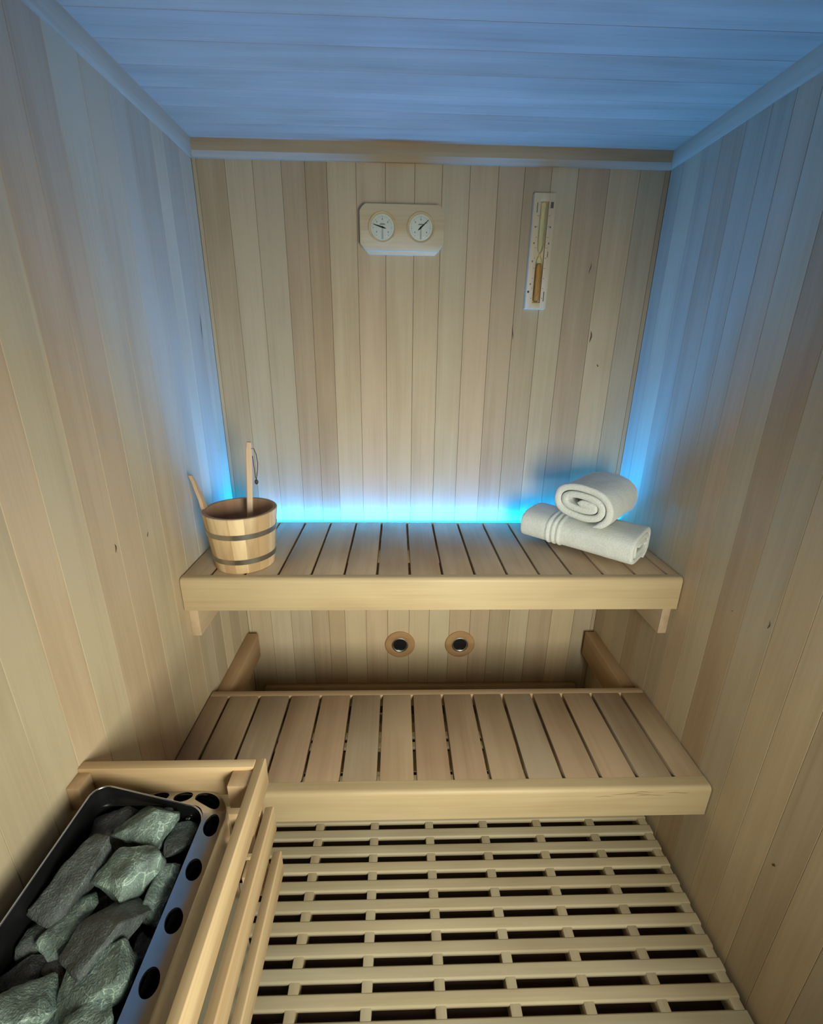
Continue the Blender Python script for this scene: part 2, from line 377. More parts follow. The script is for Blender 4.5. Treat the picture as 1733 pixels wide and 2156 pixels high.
# cross bearers under the upper slats
for y0 in (1.25, 1.46):
    b = MB(); b.box(.03, W - .03, y0, y0 + .035, .785, .8225, bev=.002, tone=DARK); b.build('cross_bearer', M_railX, ub)
lb = bench('lower_bench', .8453, 1.2139, .4027, .0932, .0645, .0963, .0085, .034, .025,
      'lower slatted wooden sauna bench, worn, in front of and below the upper one',
      {'rail': (.98, .97, .92), 'back': (.85, .8, .75), 'slat': lambda i: [T(PINK, .78), T(WARM, .74), T(GREY, .76), T(PINK, .75), T(PINK, .84), T(GREY, .78), T(WARM, .80), T(PINK, .82)][i % 8]})
for x0, x1 in ((0.0, .045), (W - .045, W)):
    b = MB(); b.box(x0 + (.0004 if x0 else 0), x1, .885, D - .024, .270, .3755, bev=.003, tone=BROWN); b.build('support_rail', M_cleatY, lb)
for y0 in (.96, 1.10):
    b = MB(); b.box(.05, W - .05, y0, y0 + .035, .340, .3765, bev=.002, tone=DARK); b.build('cross_bearer', M_railX, lb)

M_stain = plain('brown_wood_stain', (0.33, 0.225, 0.115), 0.6, noise_amt=.25)
b = MB()
for (u, z, ln, wd) in ((1.19, .386, .10, .0012), (1.24, .381, .07, .0010), (1.31, .388, .06, .0011), (1.12, .379, .05, .0008), (1.22, .392, .05, .0008)):
    n = 10; v = []
    for i in range(n + 1):
        t = i / n; w_ = wd * math.sin(math.pi * (.04 + .92 * t)); zz = z + .0012 * math.sin(7 * t + u * 9)
        v += [(u - ln / 2 + ln * t, .8449, zz - w_), (u - ln / 2 + ln * t, .8449, zz + w_)]
    b.add(v, [(2 * i, 2 * i + 2, 2 * i + 3, 2 * i + 1) for i in range(n)])
b.build('grain_stain', M_stain, bpy.data.objects['front_rail.001'] if 'front_rail.001' in bpy.data.objects else lb, 0)

# ------------------------------------------------------------------ LED strip behind the upper bench
led = empty('led_strip_light', (W / 2, 1.584, .83), 'glowing blue LED strip in the gap behind the upper bench', 'light')
b = MB(); b.box(.006, W - .006, 1.5735, 1.5955, .818, .8254); b.box(.006, W - .006, 1.5735, 1.5748, .8254, .834); b.box(.006, W - .006, 1.5943, 1.5955, .8254, .834)
b.build('channel', M_alu, led)
b = MB(); b.box(.008, W - .008, 1.5815, 1.5915, .8255, .8320)
b.build('diffuser', M_led, led, smooth=0)

# ------------------------------------------------------------------ round vents under the upper bench
for i, (x, z) in enumerate(HOLES):
    v = empty('wall_vent', (x, D, z), ['round wooden wall vent with dark centre below upper bench, the left one of two',
                                      'round wooden wall vent with dark centre below upper bench, the right one of two'][i], 'vent', 'round vents in the back wall')
    c = (x, D, z)
    b = MB(); b.lathe([(.061, 0), (.061, .004), (.058, .007), (.046, .0085), (.038, .006), (.033, .0045), (.033, 0)], c, 56, 'Y', tone=(1, 1, 1)); b.build('wooden_ring', M_ventw, v, 30, True)
    b = MB(); b.lathe([(.0335, .003), (.0335, .0075), (.030, .0085), (.0265, .007), (.0265, .001)], c, 48, 'Y'); b.build('metal_ring', M_hoop, v, 30, True)
    b = MB(); b.lathe([(.0268, .002), (.015, .0022), (.0001, .0024)], c, 40, 'Y'); 
    for k in range(-3, 4): 
        hw = math.sqrt(.0262 ** 2 - (k * .0068) ** 2)
        b.box(x - hw, x + hw, D - .0055, D - .003, z + k * .0068 - .0007, z + k * .0068 + .0007)
    b.build('dark_grille', M_void, v, 30)

# ------------------------------------------------------------------ thermometer and hygrometer board
hx0, hx1, hz0, hz1 = .480, .730, .712, .0
hy = 1.567
hg = empty('thermometer_hygrometer', (.605, D, 1.78), 'pale wooden board with two round dials hanging on the back wall', 'thermometer')
def octo(x0, x1, z0, z1, ct, cb):
    return [(x0, z0 + cb), (x0 + cb, z0), (x1 - cb, z0), (x1, z0 + cb), (x1, z1 - ct), (x1 - ct * .55, z1 - ct * .25), (x1 - ct, z1), (x0 + ct, z1), (x0 + ct * .45, z1 - ct * .4), (x0, z1 - ct)]
bm = MB(); bm.prism(octo(.480, .730, 1.722, 1.844, .018, .018), 'Y', hy, D - .012, bev=.0018, tone=(1, 1, 1))
bm.build('front_board', M_plate, hg)
bm = MB(); bm.prism(octo(.486, .724, 1.715, 1.838, .018, .018), 'Y', D - .013, D, bev=.0012, tone=(1.05, 1.05, 1.05)); bm.build('back_board', M_plate, hg)
for cx, cz, ang, nl in ((.547, 1.783, 164, .034), (.661, 1.784, 41, .036)):
    c = (cx, hy, cz)
    b = MB(); b.lathe([(.042, -.001), (.042, .0022), (.040, .0034), (.0365, .0028), (.0345, .0006)], c, 56, 'Y', tone=(.9, .85, .72))
    bz = b.build('dial_bezel', M_plate, hg, 30)
    b = MB(); b.lathe([(.0348, .0008), (.0348, .0016), (.0001, .0016)], c, 56, 'Y'); f = b.build('dial_face', M_dial, hg, 30)
    # printed scale: ticks, arc bands, wedge
    b = MB(); yy = hy - .0019
    def quad(pts): b.add([(p[0], yy, p[1]) for p in pts], [tuple(range(len(pts)))])
    for k in range(31):
        a = math.radians(-50 + 280 * k / 30); r0, r1 = (.0272 if k % 5 else .0252), .0298; wv = .00035 if k % 5 else .0006
        d = Vector((math.cos(a), math.sin(a))); n = Vector((-d.y, d.x)) * wv; cc = Vector((cx, cz))
        quad([tuple(cc + d * r0 - n), tuple(cc + d * r0 + n), tuple(cc + d * r1 + n), tuple(cc + d * r1 - n)])
    for a in (140, 40, -35, 215, 90):
        d = Vector((math.cos(math.radians(a)), math.sin(math.radians(a)))) * .0212; p = Vector((cx, cz)) + d
        quad([(p.x - .0014, p.y - .0022), (p.x + .0014, p.y - .0022), (p.x + .0014, p.y + .0022), (p.x - .0014, p.y + .0022)])
    quad([(cx - .009, cz + .0065), (cx + .009, cz + .0065), (cx + .006, cz + .010), (cx - .006, cz + .010)])
    b.build('scale_print', M_dialg, f, 0)
    b = MB(); quad([(cx - .0018, cz - .003), (cx + .0018, cz - .003), (cx + .0032, cz - .031), (cx - .0032, cz - .031)]); b.build('scale_wedge', M_wedge, f, 0)
    a = math.radians(ang); d = Vector((math.cos(a), math.sin(a))); n = Vector((-d.y, d.x)); cc = Vector((cx, cz)) 
    b = MB(); P2 = [cc - d * .011 - n * .0006, cc - d * .003 - n * .0021, cc + d * .003 - n * .0021, cc + d * nl * .85 - n * .0006, cc + d * nl * .85 + n * .0006, cc + d * .003 + n * .0021, cc - d * .003 + n * .0021, cc - d * .011 + n * .0006]
    b.prism([tuple(p) for p in P2], 'Y', hy - .0034, hy - .0027); b.lathe([(.0028, .0026), (.0028, .0042), (.0001, .0046)], c, 16, 'Y'); b.build('needle', M_needle, hg, 0)
    # domed plastic lens
    b = MB(); b.lathe([(.0352, .0030), (.034, .0048), (.026, .0066), (.014, .0076), (.0001, .0080)], c, 40, 'Y'); b.build('lens', M_glass, hg, 60)

# ------------------------------------------------------------------ sand timer
tx0, tx1, tz0, tz1 = .9955, 1.0615, 1.569, 1.883; ty = 1.577
st = empty('sand_timer', ((tx0 + tx1) / 2, D, (tz0 + tz1) / 2), 'tall narrow wooden sand timer with orange sand, mounted on the back wall', 'timer')
cxm = (tx0 + tx1) / 2
b = MB(); sl = .0125
b.box(tx0, cxm - sl, ty, D, tz0, tz1, bev=.0012, tone=(1, 1, 1), seed=.3); b.box(cxm + sl, tx1, ty, D, tz0, tz1, bev=.0012, seed=.3)
b.box(cxm - sl - .001, cxm + sl + .001, ty, D, tz1 - .022, tz1, bev=.0012, seed=.3); b.box(cxm - sl - .001, cxm + sl + .001, ty, D, tz0, tz0 + .018, bev=.0012, seed=.3)
b.box(cxm - sl, cxm + sl, D - .007, D, tz0 + .01, tz1 - .01, tone=(1.1, 1.1, .98), seed=.3)
b.build('frame', M_plateZ, st)
zm = 1.722
prof = []
for zz, r in ((1.588, .0006), (1.590, .006), (1.596, .0085), (1.66, .0088), (1.70, .0085), (1.712, .006), (1.719, .002), (1.722, .0012), (1.725, .002), (1.732, .006), (1.745, .0085), (1.80, .0088), (1.852, .0085), (1.858, .006), (1.860, .0006)):
    prof.append((r, zz))
b = MB(); b.lathe([(r, z) for r, z in prof], (cxm, 1.580, 0), 24, 'Z'); b.build('glass_tube', M_glass, st, 60)
b = MB(); b.lathe([(.0002, 1.591), (.0066, 1.5925), (.0074, 1.597), (.0076, 1.66), (.0074, 1.690), (.004, 1.697), (.0002, 1.699)], (cxm, 1.580, 0), 20, 'Z'); b.build('sand', M_sand, st, 60)
b = MB(); yy = ty - .0002
def dash(x, z, w, h): b.add([(x - w, yy, z - h), (x + w, yy, z - h), (x + w, yy, z + h), (x - w, yy, z + h)], [(0, 1, 2, 3)])
for k in range(9): dash(tx0 + .016, 1.60 + k * .028, .0022, .0006)
for k in range(9): dash(tx1 - .016, 1.60 + k * .028, .0022, .0006)
for z in (1.64, 1.703, 1.752, 1.795): dash(tx0 + .0105, z, .0018, .0022)
for z in (1.752, 1.795): dash(tx1 - .0105, z, .0018, .0024)
dash(tx0 + .0115, 1.845, .0012, .013); dash(tx1 - .0105, 1.605, .0014, .014); dash(tx1 - .0105, 1.722, .001, .008)
dash(tx1 - .011, 1.852, .0045, .008)
b.build('scale_marks', M_print, st, 0)
b = MB(); b.lathe([(.0035, .0002), (.0028, .0006), (.0001, .0006)], (tx0 + .006, ty, 1.618), 12, 'Y'); b.build('wood_knot', M_knot, st, 0)

# ------------------------------------------------------------------ dark splits and knots in the wall boards (stains with a shape of their own)
def streak(kind, u, z, ln, wd):
    b = MB(); n = 7; vs = []; 
    for i in range(n + 1):
        t = i / n; ww = wd * math.sin(math.pi * (.05 + .9 * t)); zz = z - ln / 2 + ln * t; o = .0018 * math.sin(5 * t + u * 40)
        for sgn in (-1, 1):
            a = u + o + sgn * ww
            vs.append({'B': (a, D - .0004, zz), 'L': (.0004, a, zz), 'R': (W - .0004, a, zz)}[kind])
    fs = [(2 * i, 2 * i + 1, 2 * i + 3, 2 * i + 2) for i in range(n)]
    b.add(vs, fs); return b
def streaks(items, wallname):
    w = bpy.data.objects[wallname]
    b = MB()
    for it in items:
        q = streak(*it); b.add(q.v, q.f)
    b.build('wood_marks', M_knot, w, 0)
streaks([('B', .968, 1.50, .045, .0016), ('B', 1.226, 1.49, .035, .0026), ('B', 1.196, 1.69, .03, .0014), ('B', 1.262, 1.40, .008, .0024), ('B', .375, 1.955 - .06, .0, .0)][:4], 'wall_back')
streaks([('L', 1.512, 1.50, .07, .0022), ('L', .757, .60, .006, .003), ('L', .905, 1.04, .02, .0022), ('L', 1.03, 1.02, .012, .002)], 'wall_left')
streaks([('R', .652, .415, .010, .0032), ('R', .835, .89, .02, .0016), ('R', .94, .86, .006, .0012)], 'wall_right')

# ------------------------------------------------------------------ duckboard on the floor
dk = empty('duckboard', (W / 2, .6, 0), 'slatted wooden duckboard grid covering the dark floor', 'duckboard')
ZT = .045
k0 = .618                       # centre of one slat
ys = [k0 - .0477 + (.0478) * i for i in range(-14, 19)]
for y in ys:
    if y < -.2 or y > 1.5: continue
    w = .0150; b = MB()
    pts = [(y - w + .003, ZT - .016), (y - w, ZT - .004), (y - w + .0035, ZT), (y + w - .0035, ZT), (y + w, ZT - .004), (y + w - .003, ZT - .016)]
    b.prism(pts, 'X', .005, 1.388, bev=.0014, tone=tone(.94, 1.06, .03)); b.build('slat', M_duckX, dk)
for i in range(9):
    x = .0185 + .1693 * i
    b = MB(); b.box(max(.006, x - .0125), min(1.387, x + .0125), -.2, 1.5, 0.0, ZT - .0016, bev=.002, tone=tone(.92, 1.04, .03)); b.build('cross_bar', M_duckY, dk)

# ------------------------------------------------------------------ wooden guard round the heater
gd = empty('heater_guard', (.18, .43, .045), 'wooden rail guard with stacked planks boxing in the stone heater', 'guard')
GX, GY, GT = .335, .680, .700
ph = .064
for i in range(3):
    zt = GT - i * .122
    b = MB(); x0 = GX - .010 + i * .006
    pts = [(x0, zt - ph), (x0, zt - .003), (x0 + .016, zt), (x0 + .018, zt - .003), (x0 + .018, zt - ph)]
    b.prism(pts, 'Y', .10, GY + .002 - i * .004, bev=.0009, tone=T(WARM, [1.06, 1.0, .97][i])); b.build('side_plank', M_guardY, gd)
    b = MB(); b.box(.0005, GX - .0105, GY - .018, GY, zt - ph - .006, zt, bev=.0016, tone=T(WARM, [.97, .92, .9][i])); b.build('back_plank', M_guardX, gd)
    b = MB(); b.box(.0005, GX - .0105, .12, .138, zt - ph - .006, zt, bev=.0016, tone=T(WARM, .95)); b.build('front_plank', M_guardX, gd)
    for (x0, x1, y0) in ((.286, GX - .0105, GY - .052), (.0005, .024, GY - .052), (.286, GX - .0105, .1385), (.0005, .024, .1385)):
        b = MB(); b.box(x0, x1, y0, y0 + .0338, zt - .062, zt - .008, bev=.0015, tone=T(PINK, 1.02)); b.build('corner_block', M_guardZ, gd)

# ------------------------------------------------------------------ the heater
HX0, HX1, HY0, HY1 = .012, .283, .215, .664
ht = empty('sauna_heater', (.15, .43, .045), 'stainless steel sauna heater with perforated top rim, full of stones', 'heater')
def rrect(x0, x1, y0, y1, r, n=10):
    """closed rounded rectangle, list of (x, y, nx, ny), counter-clockwise, starting on the right side"""
    pts = []
    for (cx, cy, a0) in ((x1 - r, y1 - r, 0), (x0 + r, y1 - r, 90), (x0 + r, y0 + r, 180), (x1 - r, y0 + r, 270)):
        for k in range(n + 1):
            a = math.radians(a0 + 90 * k / n); pts.append((cx + r * math.cos(a), cy + r * math.sin(a), math.cos(a), math.sin(a)))
    return pts
ZB = .660; ZO = .644; RO = .042; BW = .031; BB = .045
# path of the inner edge as a function of arc length
ring_in = rrect(HX0 + BW, HX1 - BW, HY0 + BW, HY1 - BB, RO - .012, 12)
def resample(pts, ds=.0015):
    P = [Vector((p[0], p[1])) for p in pts]; Nn = [Vector((p[2], p[3])) for p in pts]; cum = [0]
    for i in range(len(P)): cum.append(cum[-1] + (P[(i + 1) % len(P)] - P[i]).length)
    def at(s_):
        s_ = s_ % cum[-1]
        for i in range(len(P)):
            if cum[i + 1] >= s_:
                d = cum[i + 1] - cum[i]; t = (s_ - cum[i]) / d if d > 1e-9 else 0; j = (i + 1) % len(P)
                return P[i].lerp(P[j], t), Nn[i].lerp(Nn[j], t).normalized()
    return at, cum[-1], cum
at_in, LEN, CUM = resample(ring_in)
def band_pt(s_, t):                     # t: 0 inner edge, 1 outer edge
    p, n = at_in(s_); w = BW + (BB - BW) * max(0, n.y)
    q = p + n * (w * t); z = ZB + (ZO - ZB) * t - .004 * (t ** 3)
    return (q.x, q.y, z)
# arc length where the right side passes y = .444 (a hole centre), going up: start of path is (x1, y1-r)
# right side runs from the last corner end back to the start, i.e. s = LEN - (y1-r - y)
def s_right(y): return LEN - ((HY1 - BB - (RO - .012)) - y)
holes = [s_right(y) for y in (.584, .514, .444, .374, .304)]
corner_len = math.pi / 2 * (RO - .012)
holes.append(corner_len * .72)                                   # the round one at the back right corner
top0 = corner_len
holes += [top0 + .026, top0 + .070, top0 + .114]
lx = HX0 + BW
side0 = 2 * corner_len + (HX1 - HX0 - 2 * BW - 2 * (RO - .012))
holes += [side0 + .035 + .07 * k for k in range(5)]
fr0 = side0 + (HY1 - HY0 - 2 * BW - 2 * (RO - .012)) + corner_len
holes += [fr0 + .04, fr0 + .10]
holes = sorted(h % LEN for h in holes)
HA, HB2 = .0165, .0105/BW              # hole half length (m) and half width in t
bm = MB(); cell = .019; vs = []; fs = []
edges_s = []
for h in holes: edges_s.append((h - cell, h + cell, h))
edges_s.sort()
def grid(s0, s1):
    n = max(1, int((s1 - s0) / .006)); o = len(bm.v); v = []; f = []
    for i in range(n + 1):
        for t in (0, .25, .5, .75, 1): v.append(band_pt(s0 + (s1 - s0) * i / n, t))
    for i in range(n):
        for q in range(4): f.append((i * 5 + q, i * 5 + q + 1, (i + 1) * 5 + q + 1, (i + 1) * 5 + q))
    bm.add(v, f)
for i, (a, c, h) in enumerate(edges_s):
    nxt = edges_s[(i + 1) % len(edges_s)][0] + (LEN if i == len(edges_s) - 1 else 0)
    if nxt > c + 1e-4: grid(c, nxt)
    if nxt < c: c = nxt
    half0, half1 = h - a, c - h
    n = 32; v = []; f = []
    scale_c = 1.0
    for k in range(n):
        an = 2 * math.pi * k / n; dx, dy = math.cos(an), math.sin(an)
        fac = 1.0
        hx = min(half1 if dx > 0 else half0, cell)
        m_ = min((hx / abs(dx)) if abs(dx) > 1e-6 else 9, (.5 / abs(dy)) if abs(dy) > 1e-6 else 9)
        ex, ey = HA * dx, HB2 * dy
        # outer point on the cell rectangle in the same direction (normalised)
        mm = max(abs(dx), abs(dy)); ox, oy = (half1 if dx > 0 else half0) * dx / mm, .5 * dy / mm
        v.append(band_pt(h + ex, .53 + ey)); v.append(band_pt(h + ex * 1.10, .53 + ey * 1.12)); v.append(band_pt(h + ox, .5 + oy))
        q = band_pt(h + ex * .97, .53 + ey * .97); v.append((q[0], q[1], q[2] - .004))
    for k in range(n):
        j = (k + 1) % n
        f.append((k * 4, k * 4 + 1, j * 4 + 1, j * 4)); f.append((k * 4 + 1, k * 4 + 2, j * 4 + 2, j * 4 + 1)); f.append((k * 4 + 3, k * 4, j * 4, j * 4 + 3))
    bm.add(v, f)
bm.build('perforated_rim', M_steel, ht, 50)
# outer shell
def wallstrip(prof, loop, mb, close=True):
    """sweeps profile [(offset, z)] round a loop of (x,y,nx,ny); z may be a function of x"""
    K = len(prof); n = len(loop); v = []; f = []
    for (x, y, nx, ny) in loop:
        for off, z in prof:
            xx, yy_ = x + nx * off, y + ny * off; v.append((xx, yy_, z(xx) if callable(z) else z))
    for i in range(n):
        j = (i + 1) % n
        for q in range(K - 1): f.append((i * K + q, j * K + q, j * K + q + 1, i * K + q + 1))
    mb.add(v, f)
lo = []
for k in range(120):
    q_ = band_pt(LEN * k / 120, 1); n_q = at_in(LEN * k / 120)[1]; lo.append((q_[0], q_[1], n_q.x, n_q.y))
b = MB(); wallstrip([(0, .640), (.0016, .637), (.0016, .20), (-.01, .195), (-.01, .635)], lo, b)
b.box(HX0 + .01, HX1 - .01, HY0 + .03, HY1 - .03, .195, .20); b.build('outer_shell', M_steel, ht, 50, True)
# inner stone basket: black inside, bright rim that slopes from the wall side down to the room side
BX0, BX1, BY0, BY1 = .057, .2525, .243, .632
def rimz(x): return .657 + (BX1 - x) / (BX1 - BX0) * .043
lb2 = [(x, y - (.020 * (x - BX0) / (BX1 - BX0) if y > .45 else 0), nx, ny) for (x, y, nx, ny) in rrect(BX0, BX1, BY0, BY1, .028, 10)]
b = MB(); wallstrip([(-.0012, .50), (-.0012, lambda x: rimz(x) - .0008), (.0008, lambda x: rimz(x) - .0008), (.0008, .50)], lb2, b)
b.box(BX0 + .002, BX1 - .002, BY0 + .02, BY1 - .02, .497, .503)
b.build('stone_basket', M_black, ht, 50, True)
b = MB(); b.tube([(x, y, rimz(x)) for (x, y, nx, ny) in lb2], .0016, 8, closed=True); b.build('basket_rim', M_steelr, ht, 60)
b = MB(); wallstrip([(-.002, .57), (-.002, .645)], rrect(BX0 - .008, BX1 + .008, BY0 - .008, BY1 + .008, .03, 10), b); b.build('inner_liner', M_black, ht, 50)
for (x, y) in ((.04, .26), (.25, .26), (.04, .60), (.25, .60)):
    b = MB(); b.box(x - .012, x + .012, y - .012, y + .012, .0455, .20, bev=.002); b.build('leg', M_black, ht)
b = MB(); b.lathe([(.006, 0), (.006, .003), (.004, .005), (.0001, .006)], (.215, .6125, .632), 16, 'Y'); b.build('rivet', M_steelr, ht, 40)

# stones, one object each
def rock(name, c, a, bb, h, ang, kind, seed, tilt=(0, 0)):
    r = random.Random(seed); bm = bmesh.new()
    for i in range(16):
        v = Vector((r.gauss(0, 1), r.gauss(0, 1), r.gauss(0, 1))).normalized()
        e = .45; v = Vector([math.copysign(abs(q) ** e, q) for q in v]); v = v / max(abs(v.x), abs(v.y), abs(v.z)) * r.uniform(.82, 1.05)
        v *= (1 / max(1, v.length * .80))
        bm.verts.new((v.x * a, v.y * bb, v.z * h))
    res = bmesh.ops.convex_hull(bm, input=bm.verts[:])
    bmesh.ops.delete(bm, geom=[g for g in res['geom_interior'] if isinstance(g, bmesh.types.BMVert)], context='VERTS')
    bmesh.ops.dissolve_limit(bm, angle_limit=math.radians(14), verts=bm.verts[:], edges=bm.edges[:])
    bmesh.ops.bevel(bm, geom=bm.edges[:], offset=.0016, segments=1, affect='EDGES')
    bmesh.ops.triangulate(bm, faces=bm.faces[:])
    for _ in range(3):
        le = [e for e in bm.edges if e.calc_length() > .006]
        if le: bmesh.ops.subdivide_edges(bm, edges=le, cuts=1)
        bmesh.ops.triangulate(bm, faces=[f for f in bm.faces if len(f.verts) > 3])
    bm.normal_update()
    off = Vector((seed * 3.1, seed * 1.7, 0))
    for v in bm.verts:
        n = noise.noise(v.co * 38 + off) * .0035 + noise.noise(v.co * 110 + off) * .0014
        v.co += v.normal * n
    rot = Matrix.Rotation(ang, 4, 'Z') @ Matrix.Rotation(tilt[0], 4, 'X') @ Matrix.Rotation(tilt[1], 4, 'Y')
    bm.transform(rot)
    me = bpy.data.meshes.new(name); bm.to_mesh(me); bm.free(); me.materials.append(M_st[kind])
    me.polygons.foreach_set('use_smooth', [True] * len(me.polygons)); me.set_sharp_from_angle(angle=math.radians(24))
    o = bpy.data.objects.new(name, me); COL.objects.link(o); o.location = c
    return o
STONES = [
 (0.098, 0.594, 0.636, 0.038, 0.027, 0.20, 'd', 'dark grey stone at the back left corner of the heater basket'),
 (0.158, 0.585, 0.660, 0.052, 0.030, -0.25, 'g', 'large pale green stone with white edge, rearmost on top of heater pile'),
 (0.118, 0.566, 0.630, 0.040, 0.022, -0.17, 'd', 'dark stone tucked under the rear large pale green stone'),
 (0.183, 0.606, 0.640, 0.018, 0.014, 1.57, 'g', 'small green stone knob at the rear edge of the largest back stone'),
 (0.220, 0.570, 0.628, 0.030, 0.022, 1.50, 'm', 'rounded grey-green stone beside the back right rim of basket'),
 (0.098, 0.497, 0.660, 0.060, 0.026, 1.25, 'm', 'long grey slab stone by left rim with streaks along its length'),
 (0.171, 0.509, 0.656, 0.040, 0.037, 1.17, 'g', 'squarish pale green stone with web of white veins in pile centre'),
 (0.222, 0.490, 0.634, 0.048, 0.018, 1.57, 'g', 'long narrow green stone standing along the right side of basket'),
 (0.190, 0.556, 0.612, 0.014, 0.012, 0.68, 'd', 'tiny dark stone in gap between centre and right stones'),
 (0.118, 0.444, 0.640, 0.040, 0.020, 1.23, 'g', 'pale green flaked stone in front of the long grey slab'),
 (0.146, 0.474, 0.622, 0.020, 0.018, 1.21, 'd', 'small dark stone below the white-veined centre stone'),
 (0.082, 0.430, 0.636, 0.032, 0.018, 1.35, 'm', 'upright grey stone near left rim, ahead of the long slab'),
 (0.180, 0.428, 0.652, 0.052, 0.033, 1.05, 'm', 'big dark grey-green boulder just ahead of the veined stone'),
 (0.199, 0.376, 0.650, 0.042, 0.032, 0.30, 'g', 'large pale green stone at the front right of the pile'),
 (0.126, 0.348, 0.660, 0.036, 0.030, 0.55, 'g', 'bright speckled green stone at the front left of the pile'),
 (0.092, 0.392, 0.630, 0.032, 0.020, 0.10, 'd', 'dark wedge stone beside left rim near front of pile'),
 (0.228, 0.425, 0.618, 0.020, 0.015, 1.63, 'd', 'small dark stone against right rim beside the big boulder'),
 (0.214, 0.332, 0.648, 0.028, 0.022, 0.64, 'g', 'green stone at the bottom edge of photo by right rim'),
 (0.168, 0.338, 0.640, 0.024, 0.016, 1.22, 'g', 'thin upright green stone between the two front stones'),
 (0.236, 0.450, 0.600, 0.026, 0.012, 1.6, 'd', 'dark stone deep beside right rim under long narrow stone'),
 (0.130, 0.405, 0.618, 0.028, 0.020, 0.95, 'd', 'dark stone in hollow left of the big boulder'),
 (0.084, 0.330, 0.640, 0.026, 0.020, 0.3, 'g', 'green stone at the front left corner of the photo'),
]
for i, (x, y, z, a, bb, an, k, lab) in enumerate(STONES):
    o = rock('heater_stone', (x, y, z), a * 1.12, bb * 1.15, min(bb * 1.0, .026) * 1.05, an, k, 11 + i * 7, (R.uniform(-.35, .35), R.uniform(-.25, .25)))
    tag(o, lab, 'stone', 'stones heaped on the heater')
under = [(x, y) for y in (.33, .40, .46, .52, .575) for x in (.09, .145, .20)]
for i, (x, y) in enumerate(under):
    o = rock('heater_stone', (x + R.uniform(-.006, .006), y + R.uniform(-.01, .01), .560 + R.uniform(-.004, .012)), .027, .025, .028, R.uniform(0, 3), 'd', 300 + i)
    tag(o, 'dark stone of the lower layer glimpsed through gaps in the heater basket', 'stone', 'lower layer of dark stones in the heater basket')

# ------------------------------------------------------------------ bucket
BZ = .8492; bc = (.150, 1.238, BZ); BT = 1.016 - BZ
bk = empty('sauna_bucket', bc, 'round pine stave bucket with two steel hoops on the left end of the upper bench', 'bucket')
ns = 96; stave = {}
def tf(i):
    k = i // 6
    if k not in stave: stave[k] = (tone(.92, 1.10, .04), R.random())
    return stave[k]
rb, rt = .083, .101
def rad(h): return rb + (rt - rb) * h / BT
b = MB()
b.lathe([(rad(0) - .003, 0), (rad(0), .003), (rad(BT), BT - .002), (rad(BT) - .002, BT)], bc, ns, 'Z', tonef=tf)
b.build('staves', M_pineZ, bk, 40)
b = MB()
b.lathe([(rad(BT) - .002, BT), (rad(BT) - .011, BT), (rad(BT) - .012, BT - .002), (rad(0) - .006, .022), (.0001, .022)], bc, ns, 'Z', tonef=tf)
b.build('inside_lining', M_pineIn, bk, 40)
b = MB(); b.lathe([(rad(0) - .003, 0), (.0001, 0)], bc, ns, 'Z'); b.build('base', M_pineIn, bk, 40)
for h0, h1 in ((.030, .045), (.106, .121)):
    b = MB(); b.lathe([(rad(h0) - .001, h0), (rad(h0) + .0016, h0), (rad(h1) + .0016, h1), (rad(h1) - .001, h1)], bc, ns, 'Z'); b.build('steel_hoop', M_hoop, bk, 30)
# raised ear stave on the wall side
b = MB(); pr = []
ex0 = bc[0] - rad(BT) + .004
path = [(ex0 + .003, BT - .05), (ex0, BT - .01), (ex0 - .008, BT + .025), (ex0 - .016, BT + .055), (ex0 - .021, BT + .078), (ex0 - .027, BT + .094)]
wds = [.016, .014, .008, .0065, .006, .004]; v = []; f = []
for (x, h), w_ in zip(path, wds):
    x = max(x, .012)
    v += [(x - .004, bc[1] - w_, BZ + h), (x + .005, bc[1] - w_, BZ + h), (x + .005, bc[1] + w_, BZ + h), (x - .004, bc[1] + w_, BZ + h)]
for i in range(len(path) - 1):
    for q in range(4): f.append((i * 4 + q, i * 4 + (q + 1) % 4, (i + 1) * 4 + (q + 1) % 4, (i + 1) * 4 + q))
f += [(3, 2, 1, 0), tuple(len(path) * 4 - 4 + q for q in range(4))]
b.add(v, f, (1.0, .95, .88)); b.build('handle_stave', M_ladle, bk, 40, True)

# ladle standing in the bucket
p0, p1 = Vector((.160, 1.262, .884)), Vector((.1868, 1.262, 1.1985))
ld = empty('sauna_ladle', (p0.x, p0.y, BZ + .0225), 'wooden ladle with long pale handle standing upright in the bucket', 'ladle')
ax = (p1 - p0).normalized(); sx = Vector((0, 0, 1)).cross(ax).normalized() if False else Vector((1, 0, 0)); sx = (sx - ax * sx.dot(ax)).normalized(); sy = ax.cross(sx)
def beam(mb, a0, a1, hw0, hd0, hw1, hd1, o0, o1):
    A = o0; B = o1; v = []
    for P, hw, hd in ((A, hw0, hd0), (B, hw1, hd1)):
        for u_, w_ in ((-1, -.6), (-.6, -1), (.6, -1), (1, -.6), (1, .6), (.6, 1), (-.6, 1), (-1, .6)): v.append(P + sx * hw * u_ + sy * hd * w_)
    mb.add(v, [(q, (q + 1) % 8, 8 + (q + 1) % 8, 8 + q) for q in range(8)] + [tuple(range(8))[::-1], tuple(range(8, 16))], (1.05, 1.05, 1.05), .4)
b = MB(); beam(b, 0, 0, .0072, .006, .0088, .0075, p0 + ax * .03, p1 - ax * .02); beam(b, 0, 0, .0088, .0075, .0058, .005, p1 - ax * .02, p1)
b.build('handle', M_ladle, ld, 40, True)
b = MB(); b.lathe([(.0001, 0), (.022, 0), (.030, .012), (.033, .035), (.030, .036), (.027, .014), (.018, .006), (.0001, .006)], (p0.x - .004, p0.y - .022, BZ + .0225), 32, 'Z')
